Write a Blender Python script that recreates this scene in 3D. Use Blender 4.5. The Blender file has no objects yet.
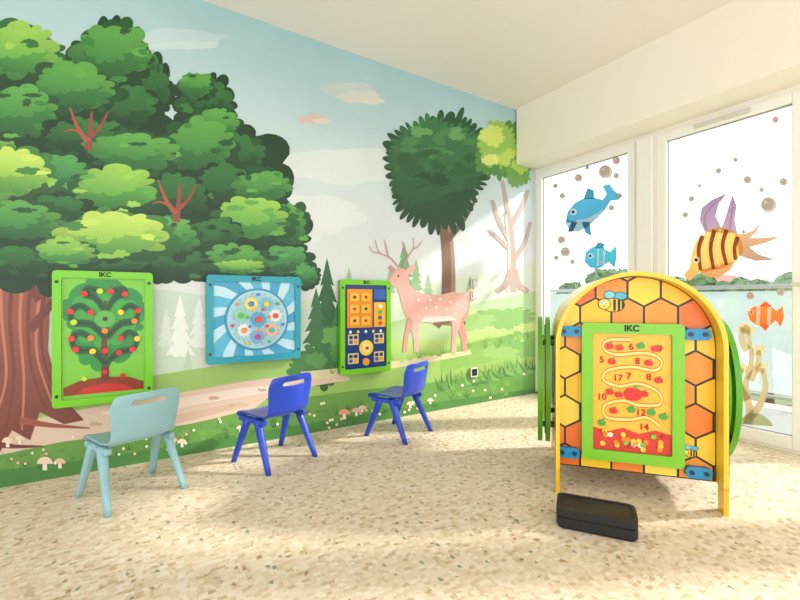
import bpy, bmesh, math, random
from mathutils import Vector, Matrix, noise
random.seed(7)
scene = bpy.context.scene
try:
    scene.view_settings.view_transform = 'Standard'
except Exception: pass

# ------------------------------------------------------------------ image pixel coordinates projected onto room planes (metres)
FPX = 418.0
TH = math.atan(265/FPX)
F = (math.sin(TH), math.cos(TH)); R = (math.cos(TH), -math.sin(TH))
H = 1.0                      # eye height
WY = 3.016                   # mural wall plane
WX = 3.634                   # window wall plane
CEIL = 2.97
GX = 3.652                   # inner glass face
def ray(px, py):
    u = (px-400)/FPX; v = (300-py)/FPX
    return (F[0]+u*R[0], F[1]+u*R[1], v)
def W(px, py):
    d = ray(px, py); t = WY/d[1]; return (t*d[0], H+t*d[2])
def G(px, py):
    d = ray(px, py); t = GX/d[0]; return (-t*d[1], H+t*d[2])

# ------------------------------------------------------------------ helpers
def lin(h):
    h = h.lstrip('#')
    o = []
    for i in (0, 2, 4):
        c = int(h[i:i+2], 16)/255
        o.append(c/12.92 if c <= .04045 else ((c+.055)/1.055)**2.4)
    return tuple(o)
MATS = {}
def mat(name, hexc, rough=.5, metal=0, nscale=0, namt=.06, bump=0, coat=0):
    if name in MATS: return MATS[name]
    m = bpy.data.materials.new(name); m.use_nodes = True
    nt = m.node_tree; b = nt.nodes['Principled BSDF']
    c = lin(hexc)
    b.inputs['Base Color'].default_value = (*c, 1)
    b.inputs['Roughness'].default_value = rough
    b.inputs['Metallic'].default_value = metal
    if coat: b.inputs['Coat Weight'].default_value = coat
    if nscale:
        tc = nt.nodes.new('ShaderNodeTexCoord'); n = nt.nodes.new('ShaderNodeTexNoise')
        n.inputs['Scale'].default_value = nscale; n.inputs['Detail'].default_value = 5
        nt.links.new(tc.outputs['Object'], n.inputs['Vector'])
        r = nt.nodes.new('ShaderNodeMapRange')
        r.inputs['To Min'].default_value = 1-namt; r.inputs['To Max'].default_value = 1+namt
        nt.links.new(n.outputs['Fac'], r.inputs['Value'])
        v = nt.nodes.new('ShaderNodeVectorMath'); v.operation = 'SCALE'
        v.inputs[0].default_value = c
        nt.links.new(r.outputs[0], v.inputs['Scale'])
        nt.links.new(v.outputs[0], b.inputs['Base Color'])
        if bump:
            bp = nt.nodes.new('ShaderNodeBump'); bp.inputs['Strength'].default_value = bump
            nt.links.new(n.outputs['Fac'], bp.inputs['Height'])
            nt.links.new(bp.outputs[0], b.inputs['Normal'])
    MATS[name] = m
    return m
def vmat(name, rough=.6, coat=0, nscale=0, trans=0, sat=1.0):
    if name in MATS: return MATS[name]
    m = bpy.data.materials.new(name); m.use_nodes = True
    nt = m.node_tree; b = nt.nodes['Principled BSDF']
    a = nt.nodes.new('ShaderNodeVertexColor'); a.layer_name = 'Col'
    src = a.outputs['Color']
    if sat != 1.0:
        hs = nt.nodes.new('ShaderNodeHueSaturation'); hs.inputs['Saturation'].default_value = sat
        nt.links.new(src, hs.inputs['Color']); src = hs.outputs[0]
    b.inputs['Roughness'].default_value = rough
    if coat: b.inputs['Coat Weight'].default_value = coat
    if nscale:
        tc = nt.nodes.new('ShaderNodeTexCoord'); n = nt.nodes.new('ShaderNodeTexNoise')
        n.inputs['Scale'].default_value = nscale; n.inputs['Detail'].default_value = 6
        nt.links.new(tc.outputs['Object'], n.inputs['Vector'])
        r = nt.nodes.new('ShaderNodeMapRange')
        r.inputs['From Min'].default_value = .3; r.inputs['From Max'].default_value = .7
        r.inputs['To Min'].default_value = .94; r.inputs['To Max'].default_value = 1.06
        nt.links.new(n.outputs['Fac'], r.inputs['Value'])
        v = nt.nodes.new('ShaderNodeVectorMath'); v.operation = 'SCALE'
        nt.links.new(src, v.inputs[0]); nt.links.new(r.outputs[0], v.inputs['Scale'])
        nt.links.new(v.outputs[0], b.inputs['Base Color'])
    else:
        nt.links.new(src, b.inputs['Base Color'])
    if trans:
        t = nt.nodes.new('ShaderNodeBsdfTranslucent'); nt.links.new(a.outputs['Color'], t.inputs[0])
        t2 = nt.nodes.new('ShaderNodeBsdfTransparent'); nt.links.new(a.outputs['Color'], t2.inputs[0])
        x = nt.nodes.new('ShaderNodeMixShader'); x.inputs[0].default_value = .3
        nt.links.new(t.outputs[0], x.inputs[1]); nt.links.new(t2.outputs[0], x.inputs[2])
        y = nt.nodes.new('ShaderNodeMixShader'); y.inputs[0].default_value = trans
        nt.links.new(b.outputs[0], y.inputs[1]); nt.links.new(x.outputs[0], y.inputs[2])
        nt.links.new(y.outputs[0], nt.nodes['Material Output'].inputs[0])
    MATS[name] = m
    return m
def link(o, parent=None, keep=True):
    scene.collection.objects.link(o)
    if parent:
        o.parent = parent
        if keep: o.matrix_parent_inverse = parent_mats[parent.name].inverted()
    return o
parent_mats = {}
def empty(name, loc=(0, 0, 0), rz=0):
    e = bpy.data.objects.new(name, None); e.empty_display_size = .1
    e.location = loc; e.rotation_euler = (0, 0, rz)
    scene.collection.objects.link(e)
    parent_mats[e.name] = Matrix.Translation(loc) @ Matrix.Rotation(rz, 4, 'Z')
    return e
def mesh_obj(name, verts, faces, m, parent=None, keep=True, smooth=False):
    me = bpy.data.meshes.new(name); me.from_pydata(verts, [], faces); me.update()
    if smooth:
        for p in me.polygons: p.use_smooth = True
    o = bpy.data.objects.new(name, me); me.materials.append(m)
    return link(o, parent, keep)
def boxes(name, lst, m, parent=None, bevel=0, keep=True):
    vs, fs = [], []
    for a, b in lst:
        x0, y0, z0 = [min(p, q) for p, q in zip(a, b)]; x1, y1, z1 = [max(p, q) for p, q in zip(a, b)]
        k = len(vs)
        vs += [(x0,y0,z0),(x1,y0,z0),(x1,y1,z0),(x0,y1,z0),(x0,y0,z1),(x1,y0,z1),(x1,y1,z1),(x0,y1,z1)]
        fs += [tuple(k+i for i in f) for f in ((0,3,2,1),(4,5,6,7),(0,1,5,4),(1,2,6,5),(2,3,7,6),(3,0,4,7))]
    o = mesh_obj(name, vs, fs, m, parent, keep)
    if bevel:
        md = o.modifiers.new('bevel', 'BEVEL'); md.width = bevel; md.segments = 3
    return o
class Art:
    """flat coloured artwork / low relief on a real surface; fn(a,b,off)->xyz"""
    def __init__(s, fn, base=0.0005, step=0.00006):
        s.fn = fn; s.off = base; s.step = step; s.v = []; s.f = []; s.c = []
    def _c(s, b, c, c2, lo, hi):
        if c2 is None: return lin(c)
        k = (b-lo)/(hi-lo+1e-9); A = lin(c2); B = lin(c)
        return tuple(A[i]*(1-k)+B[i]*k for i in range(3))
    def poly(s, pts, c, c2=None, off=None):
        if off is None: s.off += s.step; off = s.off
        k = len(s.v); bs = [p[1] for p in pts]; lo, hi = min(bs), max(bs)
        s.v += [s.fn(p[0], p[1], off) for p in pts]
        s.f.append(tuple(range(k, k+len(pts))))
        s.c.append([s._c(p[1], c, c2, lo, hi) for p in pts])
    def prism(s, pts, o0, o1, c, side=None):
        n = len(pts); k = len(s.v); side = side or c
        s.v += [s.fn(p[0], p[1], o1) for p in pts]+[s.fn(p[0], p[1], o0) for p in pts]
        s.f.append(tuple(range(k, k+n))); s.c.append([lin(c)]*n)
        for i in range(n):
            j = (i+1) % n
            s.f.append((k+i, k+n+i, k+n+j, k+j)); s.c.append([lin(side)]*4)
        s.f.append(tuple(k+n+i for i in reversed(range(n)))); s.c.append([lin(side)]*n)
    def ring(s, out, inn, o0, o1, c, side=None):
        n = len(out); k = len(s.v); side = side or c
        for L, o in ((out, o1), (inn, o1), (out, o0), (inn, o0)):
            s.v += [s.fn(p[0], p[1], o) for p in L]
        for i in range(n):
            j = (i+1) % n
            for f, cc in (((k+i, k+j, k+n+j, k+n+i), c), ((k+i, k+2*n+i, k+2*n+j, k+j), side),
                          ((k+n+i, k+n+j, k+3*n+j, k+3*n+i), side)):
                s.f.append(f); s.c.append([lin(cc)]*4)
    def build(s, name, m, parent=None):
        me = bpy.data.meshes.new(name); me.from_pydata(s.v, [], s.f)
        at = me.color_attributes.new('Col', 'FLOAT_COLOR', 'CORNER')
        i = 0
        for cs in s.c:
            for c in cs:
                at.data[i].color = (*c, 1); i += 1
        me.materials.append(m); me.update()
        return link(bpy.data.objects.new(name, me), parent)
def rrect(x0, z0, x1, z1, r, n=5):
    P = []
    for cx, cz, a in ((x0+r, z0+r, 180), (x1-r, z0+r, 270), (x1-r, z1-r, 0), (x0+r, z1-r, 90)):
        for i in range(n+1):
            t = math.radians(a+90*i/n); P.append((cx+r*math.cos(t), cz+r*math.sin(t)))
    return P
def disc(cx, cz, rx, rz=None, n=28):
    rz = rz or rx
    return [(cx+rx*math.cos(2*math.pi*i/n), cz+rz*math.sin(2*math.pi*i/n)) for i in range(n)]
def cloud(cx, cy, rx, ry, n=12, amp=.14, seed=0, res=7, wb=1.0):
    rd = random.Random(seed*31+int(cx*7+cy*3)); ph = rd.random()*6; p2 = rd.random()*6; p3 = rd.random()*6
    sc = [rd.uniform(.45, 1.3) for _ in range(n)]
    ws = [rd.uniform(.6, 1.5) for _ in range(n)]; tot = sum(ws); acc = 0
    P = []
    for i in range(n):
        for j in range(res):
            f = j/res
            t = -2*math.pi*(acc+f*ws[i])/tot+ph
            wob = 1+wb*(.08*math.sin(2*t+p2)+.07*math.sin(3*t+ph)+.05*math.sin(5*t+p3))
            k = (1-amp+amp*sc[i]*math.sin(math.pi*f)**.6)*wob
            P.append((cx+rx*k*math.cos(t), cy+ry*k*math.sin(t)))
        acc += ws[i]
    return P
def ribbon(pts, w0, w1, sub=6):
    Q = []
    n = len(pts)
    for i in range(n-1):
        p0 = pts[max(i-1, 0)]; p1 = pts[i]; p2 = pts[i+1]; p3 = pts[min(i+2, n-1)]
        for j in range(sub):
            t = j/sub
            Q.append(tuple(.5*((2*p1[k])+(-p0[k]+p2[k])*t+(2*p0[k]-5*p1[k]+4*p2[k]-p3[k])*t*t+(-p0[k]+3*p1[k]-3*p2[k]+p3[k])*t**3) for k in (0, 1)))
    Q.append(pts[-1])
    L, Rr = [], []
    m = len(Q)
    for i, q in enumerate(Q):
        a = Q[max(i-1, 0)]; b = Q[min(i+1, m-1)]
        dx, dy = b[0]-a[0], b[1]-a[1]; l = math.hypot(dx, dy) or 1
        w = (w0+(w1-w0)*i/(m-1))/2
        L.append((q[0]-dy/l*w, q[1]+dx/l*w)); Rr.append((q[0]+dy/l*w, q[1]-dx/l*w))
    return L, Rr
def stroke(art, pts, w0, w1, c, mp=None, off=None):
    L, Rr = ribbon(pts, w0, w1)
    if mp: L = [mp(*p) for p in L]; Rr = [mp(*p) for p in Rr]
    if off is None: art.off += art.step; off = art.off
    for i in range(len(L)-1):
        art.poly([L[i], L[i+1], Rr[i+1], Rr[i]], c, off=off)
def text(s, loc, size, m, parent, rz=0, ext=.001, bold=.02):
    cu = bpy.data.curves.new('lettering', 'FONT'); cu.body = s; cu.size = size; cu.extrude = ext
    cu.align_x = 'CENTER'; cu.align_y = 'CENTER'; cu.offset = size*bold
    o = bpy.data.objects.new('lettering', cu); o.location = loc; o.rotation_euler = (math.pi/2, 0, rz)
    cu.materials.append(m); link(o, parent)
    return o

# ------------------------------------------------------------------ room shell
m_white = mat('white_plaster', '#F1EDE6', .8, nscale=3, namt=.015)
m_ceil = mat('ceiling_paint', '#EDE9E3', .85, nscale=2, namt=.015)
m_upvc = mat('white_upvc', '#F0F0EC', .35, nscale=6, namt=.01)
mf = bpy.data.materials.new('speckled_floor'); mf.use_nodes = True
nt = mf.node_tree; b = nt.nodes['Principled BSDF']; b.inputs['Roughness'].default_value = .75
b.inputs['Specular IOR Level'].default_value = .3
tc = nt.nodes.new('ShaderNodeTexCoord')
def vor(scale, metric='CHEBYCHEV', rnd=.75):
    mp = nt.nodes.new('ShaderNodeMapping'); mp.inputs['Scale'].default_value = scale
    nt.links.new(tc.outputs['Object'], mp.inputs['Vector'])
    v = nt.nodes.new('ShaderNodeTexVoronoi'); v.distance = metric; v.inputs['Scale'].default_value = 1
    v.inputs['Randomness'].default_value = rnd
    nt.links.new(mp.outputs[0], v.inputs['Vector'])
    s = nt.nodes.new('ShaderNodeSeparateColor'); nt.links.new(v.outputs['Color'], s.inputs[0])
    return v, s
def ramp(inp, stops, interp='CONSTANT'):
    r = nt.nodes.new('ShaderNodeValToRGB'); r.color_ramp.interpolation = interp
    e = r.color_ramp.elements
    e[0].position = stops[0][0]; e[0].color = (*lin(stops[0][1]), 1)
    e[1].position = stops[1][0]; e[1].color = (*lin(stops[1][1]), 1)
    for p, c in stops[2:]:
        x = e.new(p); x.color = (*lin(c), 1)
    nt.links.new(inp, r.inputs[0]); return r
v1, s1 = vor((38, 58, 1), rnd=.55)
v2, s2 = vor((74, 52, 1))
r1 = ramp(s1.outputs[0], [(0, '#E6D5BD'), (.22, '#E0CDB2'), (.4, '#E4D3BA'), (.55, '#D8C3A6'), (.64, '#EADDC9'), (.83, '#DECCB0'), (.93, '#CBB594')])
r2 = ramp(s2.outputs[1], [(0, '#FFFFFF'), (.55, '#FBF7F0'), (.75, '#FFFFFF'), (.9, '#EFE7D9'), (.97, '#93B4A9'), (.980, '#BFA685'), (.988, '#FFFFFF')])
mx = nt.nodes.new('ShaderNodeMix'); mx.data_type = 'RGBA'; mx.blend_type = 'MULTIPLY'; mx.inputs[0].default_value = .9
nt.links.new(r1.outputs[0], mx.inputs[6]); nt.links.new(r2.outputs[0], mx.inputs[7])
nf = nt.nodes.new('ShaderNodeTexNoise'); nf.inputs['Scale'].default_value = 260; nf.inputs['Detail'].default_value = 2
nt.links.new(tc.outputs['Object'], nf.inputs['Vector'])
mr = nt.nodes.new('ShaderNodeMapRange'); mr.inputs['To Min'].default_value = .88; mr.inputs['To Max'].default_value = 1.1
nt.links.new(nf.outputs['Fac'], mr.inputs['Value'])
vs_ = nt.nodes.new('ShaderNodeVectorMath'); vs_.operation = 'SCALE'
nt.links.new(mx.outputs[2], vs_.inputs[0]); nt.links.new(mr.outputs[0], vs_.inputs['Scale'])
nt.links.new(vs_.outputs[0], b.inputs['Base Color'])
XB, YB = -3.2, -2.6
boxes('floor', [((XB, YB, -.12), (WX+.25, WY+.1, 0))], mf)
boxes('ceiling', [((XB, YB, CEIL), (WX+.25, WY+.1, CEIL+.15))], m_ceil)
boxes('wall_left', [((XB, WY, 0), (WX+.25, WY+.12, CEIL))], mat('wall_paint', '#C9D8D6', .8, nscale=2, namt=.01))
W1 = (1.955, 2.985); D1 = (.86, 1.775); D2 = (0.0, .86); W_ADDED = (-2.2, -.2)
HEAD = 2.36
wall_parts = [((WX, YB, HEAD), (WX+.12, WY, CEIL)),
              ((WX, W1[1], 0), (WX+.12, WY, HEAD)),
              ((WX, D1[1], 0), (WX+.12, W1[0], HEAD)),
              ((WX, W_ADDED[1], 0), (WX+.12, D2[0], HEAD)),
              ((WX, YB, 0), (WX+.12, W_ADDED[0], HEAD)),
              ((WX, YB, 0), (WX+.12, WY, .02))]
boxes('wall_right', wall_parts, m_white)
boxes('trim_1', [((3.327, YB, 2.398), (WX-.001, WY-.015, CEIL))], mat('bulkhead_paint', '#F1ECDF', .8, nscale=2, namt=.01))

mg = bpy.data.materials.new('clear_glass'); mg.use_nodes = True
n = mg.node_tree; n.nodes.remove(n.nodes['Principled BSDF'])
tr = n.nodes.new('ShaderNodeBsdfTransparent'); tr.inputs[0].default_value = (.98, .99, .985, 1)
gl = n.nodes.new('ShaderNodeBsdfGlossy'); gl.inputs['Roughness'].default_value = .03
mm = n.nodes.new('ShaderNodeMixShader'); mm.inputs[0].default_value = .04
n.links.new(tr.outputs[0], mm.inputs[1]); n.links.new(gl.outputs[0], mm.inputs[2])
n.links.new(mm.outputs[0], n.nodes['Material Output'].inputs[0])
def window(name, y0, y1, fw, top, bot, handle=None, vent=None):
    e = empty(name, (WX, (y0+y1)/2, 0))
    x0, x1 = WX-.012, WX+.06
    boxes('frame', [((x0, y0, .02), (x1, y0+fw, top)), ((x0, y1-fw, .02), (x1, y1, top)),
                    ((x0, y0+fw, top-.07), (x1, y1-fw, top)), ((x0, y0+fw, .02), (x1, y1-fw, bot))], m_upvc, e, .006)
    boxes('glass', [((GX+.004, y0+fw, bot), (GX+.012, y1-fw, top-.07))], mg, e)
    g = mat('gasket', '#8F918E', .6)
    gx0, gx1, k = GX-.004, GX+.004, .006
    a, bb, c, d = y0+fw, y1-fw, bot, top-.07
    boxes('gasket', [((gx0, a, c), (gx1, a+k, d)), ((gx0, bb-k, c), (gx1, bb, d)), ((gx0, a, d-k), (gx1, bb, d)), ((gx0, a, c), (gx1, bb, c+k))], g, e)
    if handle:
        boxes('handle', [((x0-.012, handle-.014, .98), (x0+.003, handle+.014, 1.14)), ((x0-.05, handle-.01, 1.09), (x0-.01, handle+.01, 1.11)),
                         ((x0-.055, handle-.011, 1.09), (x0-.035, handle+.11, 1.112))], mat('handle_metal', '#C9C9C6', .3, .6), e, .004)
    if vent:
        boxes('trickle_vent', [((x0-.02, vent[0], top-.05), (x0+.002, vent[1], top-.02))], mat('vent_grey', '#D0CEC6', .5), e, .004)
    return e
win1 = window('window_1', W1[0], W1[1], .06, HEAD, .10)
window('door_1', D1[0], D1[1], .075, HEAD, .105, vent=(1.15, 1.5))
window('door_2', D2[0], D2[1], .075, HEAD, .105, handle=.82)
window('added_sun_window', W_ADDED[0], W_ADDED[1], .075, HEAD, .105)  # unseen window, added to let sun onto the foreground floor
boxes('trim_2', [((WX-.03, 1.80, .0), (WX-.0005, 1.93, HEAD))], m_upvc, None, .008)

# ------------------------------------------------------------------ forest mural
A = Art(lambda a, b, o: (a, WY-o, b), .0005, .000004)
def P(pts, c, c2=None): A.poly([W(*p) for p in reversed(pts)], c, c2)
def CL(cx, cy, rx, ry, c, n=12, amp=.14, seed=0, c2=None):
    A.poly([W(*p) for p in cloud(cx, cy, rx, ry, n, amp, seed)], c, c2)
def ST(pts, w0, w1, c): stroke(A, pts, w0, w1, c, W)
zs = [(0, '#D8E0D8'), (1.0, '#DEE4E2'), (1.5, '#D6DEE0'), (2.0, '#C6D7DB'), (2.5, '#AFCED5'), (CEIL, '#9BC4CE')]
for (z0, c0), (z1, c1) in zip(zs, zs[1:]):
    A.poly([(XB, z0), (WX-.002, z0), (WX-.002, z1), (XB, z1)], c1, c0, off=.0004)
CL(350, 165, 80, 20, '#CFDBDD', 10, c2='#D8E0E1'); CL(300, 215, 60, 26, '#DAE1E2', 10, c2='#DFE5E4'); CL(348, 90, 26, 9, '#BFCDCE', 9); CL(358,97,24,6,'#CFD2CD',8); CL(372,101,12,4,'#D8D3CC',7)
CL(312, 119, 15, 5, '#D3BFB5', 8); CL(322,121,9,3,'#DFCFC5',7)
CL(170, 40, 60, 11, '#B6D1D8', 10, c2='#C2D8DB'); CL(185,45,40,4,'#C6DADC',9)
P([(290,305),(330,292),(365,286),(400,292),(440,284),(490,270),(540,262),(540,400),(290,420)], '#CFDECB', '#DDE6C2')
P([(300,325),(345,318),(390,322),(440,312),(490,300),(540,290),(540,400),(300,420)], '#B4D09E', '#ACCD7B')
P([(-500,330),(-100,300),(60,285),(170,290),(230,300),(320,310),(320,420),(-500,600)], '#C6DACD', '#D6E2BE')
def pine(x, y, h, w, c, trunk=None):
    if trunk: P([(x-w*.06, y-h*.12), (x+w*.06, y-h*.12), (x+w*.06, y), (x-w*.06, y)], trunk)
    for k in range(4):
        b0 = y-h*.1-h*.2*k; t0 = b0-h*(.36 if k < 3 else .34); ww = w*(1-.2*k)/2
        pts = [(x, t0)]+[(x+ww, b0), (x+ww*.6, b0-h*.02), (x+ww*.3, b0+h*.03), (x, b0), (x-ww*.3, b0+h*.03), (x-ww*.6, b0-h*.02), (x-ww, b0)]
        P(pts, c)
for a in ((404,292,48,22,'#78A97A'),(416,294,34,16,'#93BA8B'),(428,300,26,14,'#9DBB90'),(390,296,28,14,'#A3C29E'),(349,300,32,14,'#9DBF92'),(470,296,20,12,'#ABC59A')): pine(*a)
for a in ((180,362,64,30,'#EEF3EC'),(199,352,54,24,'#E6EDE3'),(166,350,40,20,'#DDE7DA'),(216,356,36,18,'#DFE8DD'),(188,376,26,14,'#BFD2B4')): pine(*a)
pine(327, 345, 84, 34, '#2A6440', '#5A3A2A'); pine(316, 350, 60, 28, '#367346', '#5A3A2A'); pine(338,348,46,22,'#458449','#5A3A2A')
P([(-500,430),(-100,400),(0,392),(70,385),(150,376),(240,362),(320,348),(360,350),(420,346),(480,332),(540,318),(540,402),(-500,760)], '#A0C65E', '#76AB41')
P([(330,352),(400,340),(450,338),(500,326),(540,322),(540,350),(440,362),(340,372)], '#BDD77E', '#A0C65A')
P([(440,352),(480,340),(540,330),(540,345),(490,362),(440,372)], '#85B84E')
CL(340,345,30,24,'#3C7F3E',14,.2,0,'#2A6434'); CL(322,365,26,22,'#37793C',13,.2,0,'#285F31'); CL(345,352,18,12,'#5A9C45',10,.2,0,'#3C7F3E'); CL(306,372,22,16,'#46893F',11,.2,0,'#2F6E36')
CL(335,336,16,9,'#5FA54A',9,.25); CL(316,360,12,8,'#4F9448',8,.25)
CL(505,318,30,12,'#86B65B',14,.25); CL(470,322,26,9,'#9AC46A',12,.25); CL(522,345,20,14,'#79AE4E',12,.25); CL(500,352,18,8,'#93C25F',10,.25)
P([(-500,560),(-100,452),(40,418),(90,408),(150,398),(240,382),(300,374),(345,372),(350,380),(300,388),(270,396),(255,408),(200,422),(140,434),(60,448),(0,462),(-200,520),(-500,640)], '#DDBFA8', '#E6CCB6')
P([(100,412),(180,398),(240,388),(290,384),(270,392),(200,404),(120,420)], '#E9D5C5')
P([(130,425),(190,412),(240,402),(250,405),(200,418),(150,430)], '#D6B29B')
P([(300,372),(360,366),(430,356),(470,350),(472,354),(430,362),(360,374),(310,380)], '#DDD0A4')
for x, y, r in ((150,410,7),(214,398,6),(262,390,5),(96,424,7),(232,405,4)):
    CL(x, y, r, r*.35, '#C8A58D', 7, .2)
P([(-500,640),(-200,530),(0,455),(60,442),(120,434),(190,424),(250,410),(300,398),(360,390),(420,384),(480,376),(540,366),(540,402),(-500,800)], '#66A03D', '#39762F')
P([(-500,700),(-200,580),(0,470),(70,462),(150,450),(240,434),(330,420),(430,403),(540,388),(540,402),(-500,800)], '#448536', '#29622C')
rd = random.Random(3)
def tufts(x0, y0, x1, y1, nn, h, cols):
    for i in range(nn):
        k = (i+rd.random())/nn; x = x0+(x1-x0)*k; y = y0+(y1-y0)*k+rd.uniform(-3, 3)
        hh = h*rd.uniform(.6, 1.3); c = rd.choice(cols)
        for q in (-1, 0, 1):
            P([(x+q*h*.1-h*.09, y), (x+q*h*.42+rd.uniform(-1, 1), y-hh*(1-.25*abs(q))), (x+q*h*.1+h*.09, y)], c)
tufts(-60,470,530,384,70,9,['#4F9038','#7DB548','#5E9F3D','#3B7A33'])
tufts(-60,482,530,390,60,8,['#2F6B31','#4A8A35','#6BA843'])
tufts(330,372,530,340,34,9,['#8DBE55','#A9D070','#6EA545'])
tufts(440,392,534,372,30,16,['#5D9A3F','#79B04C','#487F34'])
T0, T1, T2 = '#74382B', '#9A4F39', '#B96F57'
P([(-60,262),(60,262),(50,300),(48,350),(58,392),(84,420),(64,424),(40,412),(30,440),(12,430),(0,452),(-20,440),(-60,470),(-130,470),(-80,400),(-70,330)], T1, T0)
for s_ in ([(-10,265),(-6,320),(-2,380),(-30,440)], [(14,265),(10,320),(14,380),(4,440)], [(34,262),(28,320),(32,370),(46,410)], [(52,262),(42,310),(44,360),(60,400)]):
    ST(s_, 5, 2, T0)
for s_ in ([(0,270),(2,320),(6,380),(-10,430)], [(24,268),(20,320),(24,380),(22,430)], [(44,268),(37,320),(38,360),(52,402)]): ST(s_, 4, 2, T2)
ST([(20,420),(50,425),(90,428)], 8, 1, T1); ST([(-20,440),(10,446),(44,446)], 8, 1, T0)
ST([(30,330),(55,300),(90,262)], 10, 5, T0); ST([(40,300),(20,270),(0,250)], 10, 5, T0)
PAL = {'D': ('#113B20', '#1B5729', '#2A7531'), 'M': ('#18562A', '#2F8034', '#57A53B'),
       'L': ('#236F2F', '#55A538', '#93C93F'), 'Y': ('#3B8532', '#85BF38', '#BEDD50'), 'B': ('#154F2C', '#267A3D', '#499F48')}
def puff(cx, cy, rx, ry, p, n=11):
    a, b_, c = PAL[p]
    CL(cx, cy, rx, ry, a, n+2, .17, 1, '#0F381F')
    CL(cx-.04*rx, cy-.14*ry, rx*.88, ry*.82, c, n+1, .2, 2, a)
    CL(cx-.02*rx, cy+.12*ry, rx*.72, ry*.5, b_, n, .28, 7, a)
    CL(cx-.10*rx, cy-.36*ry, rx*.66, ry*.5, c, n, .28, 3, b_)
    r2 = random.Random(int(cx*13+cy))
    for i in range(6):
        t = r2.uniform(0, 6.28); q = r2.uniform(.35, .85)
        CL(cx+rx*q*math.cos(t), cy+ry*q*math.sin(t), rx*r2.uniform(.10, .24), ry*r2.uniform(.07, .16), r2.choice([b_, c, a]), 6, .3, i)
for a in ((50,180,150,130),(190,195,95,95),(105,100,62,75),(-150,180,150,150),(255,245,55,50)): CL(*a, '#103A20', 22, .12)
for a in ((-60,60,80,60,'M'),(-40,140,80,50,'L'),(-70,230,80,50,'M'),(150,92,24,38,'D'),(112,58,46,36,'M'),(206,104,32,32,'D'),(196,88,22,16,'M'),(20,56,48,34,'L'),
          (125,112,40,30,'D'),(74,92,50,32,'M'),(218,128,26,22,'M'),(20,116,48,32,'M'),(240,158,30,26,'D'),(200,150,42,32,'M'),(80,140,40,24,'D'),(135,156,50,26,'M'),(58,178,44,26,'B'),
          (225,190,38,26,'D'),(176,198,40,26,'D'),(118,192,52,26,'L'),(10,176,52,32,'Y'),(264,190,32,22,'M'),(60,214,38,20,'D'),(288,228,24,26,'M'),(254,222,44,26,'L'),(20,224,50,26,'M'),(212,238,36,22,'D'),
          (286,262,28,18,'B'),(238,262,40,18,'M'),(180,264,34,20,'D'),(172,238,32,22,'M'),(20,264,44,20,'D'),(110,266,50,14,'D'),(116,238,64,30,'Y'),(66,254,34,18,'L'),(306,278,16,14,'B'),(240,268,26,10,'L')):
    puff(*a)
for base in ((88,142),(176,214)):
    x, y = base
    ST([(x, y+8), (x+2, y-6), (x+4, y-30)], 8, 2, '#8A3F2D')
    ST([(x, y), (x-10, y-14), (x-18, y-34)], 6, 1.5, '#9E4B34')
    ST([(x+1, y-4), (x+12, y-14), (x+20, y-30)], 5, 1.5, '#8A3F2D')
    ST([(x-6, y-8), (x-16, y-12), (x-24, y-10)], 3, 1, '#9E4B34')
ST([(446,325),(448,290),(447,250),(440,205)], 15, 9, '#7C5A48'); ST([(452,325),(453,290),(452,250),(446,205)], 5, 3, '#A07E68')
ST([(436,326),(444,314),(446,300)], 8, 10, '#7C5A48'); ST([(463,326),(455,316),(451,300)], 8, 10, '#7C5A48')
ST([(447,240),(462,222),(474,202)], 7, 3, '#7C5A48'); ST([(446,236),(430,222),(416,206)], 6, 3, '#7C5A48')
CL(438,170,59,58,'#1B5230',46,.16,5,'#164326')
CL(434,161,50,48,'#2F7544',40,.18,6,'#1B5230')
rl = random.Random(21)
for i in range(60):
    t = rl.uniform(0, 6.28); q = rl.uniform(0, .86)**.7
    x = 436+50*q*math.cos(t); y = 167+47*q*math.sin(t)
    sh = ['#17482A', '#205A34', '#2B6B3C', '#3B8246', '#5B9D55'][max(0, min(4, int((200-y)/18+rl.uniform(-.8, .8))))]
    CL(x, y, rl.uniform(6, 13), rl.uniform(3, 7), sh, 10, .35, i)
for s_ in ([(512,292),(512,250),(508,215),(502,180)], [(509,240),(498,220),(492,200)], [(511,225),(522,206),(528,190)], [(512,262),(524,244),(530,222)], [(510,250),(497,238),(488,230)]):
    ST(s_, 8 if len(s_) > 3 else 5, 3, '#B9A096')
ST([(508,292),(509,250),(505,215)], 3, 2, '#DCCBC2')
ST([(496,292),(506,284),(512,270)], 5, 8, '#B9A096'); ST([(528,292),(518,284),(513,270)], 5, 8, '#B9A096')
CL(502,152,27,31,'#4C8A3A',26,.18,3); CL(498,145,22,24,'#8FBE44',22,.2,2); CL(492,136,14,11,'#C8DC5C',12,.25); CL(508,158,12,9,'#B4D350',11,.25); CL(490,160,9,7,'#D5E071',9,.25)
CL(518,172,14,16,'#6AA03F',16,.22); CL(520,166,9,8,'#A9CB4C',10,.22)
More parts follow.
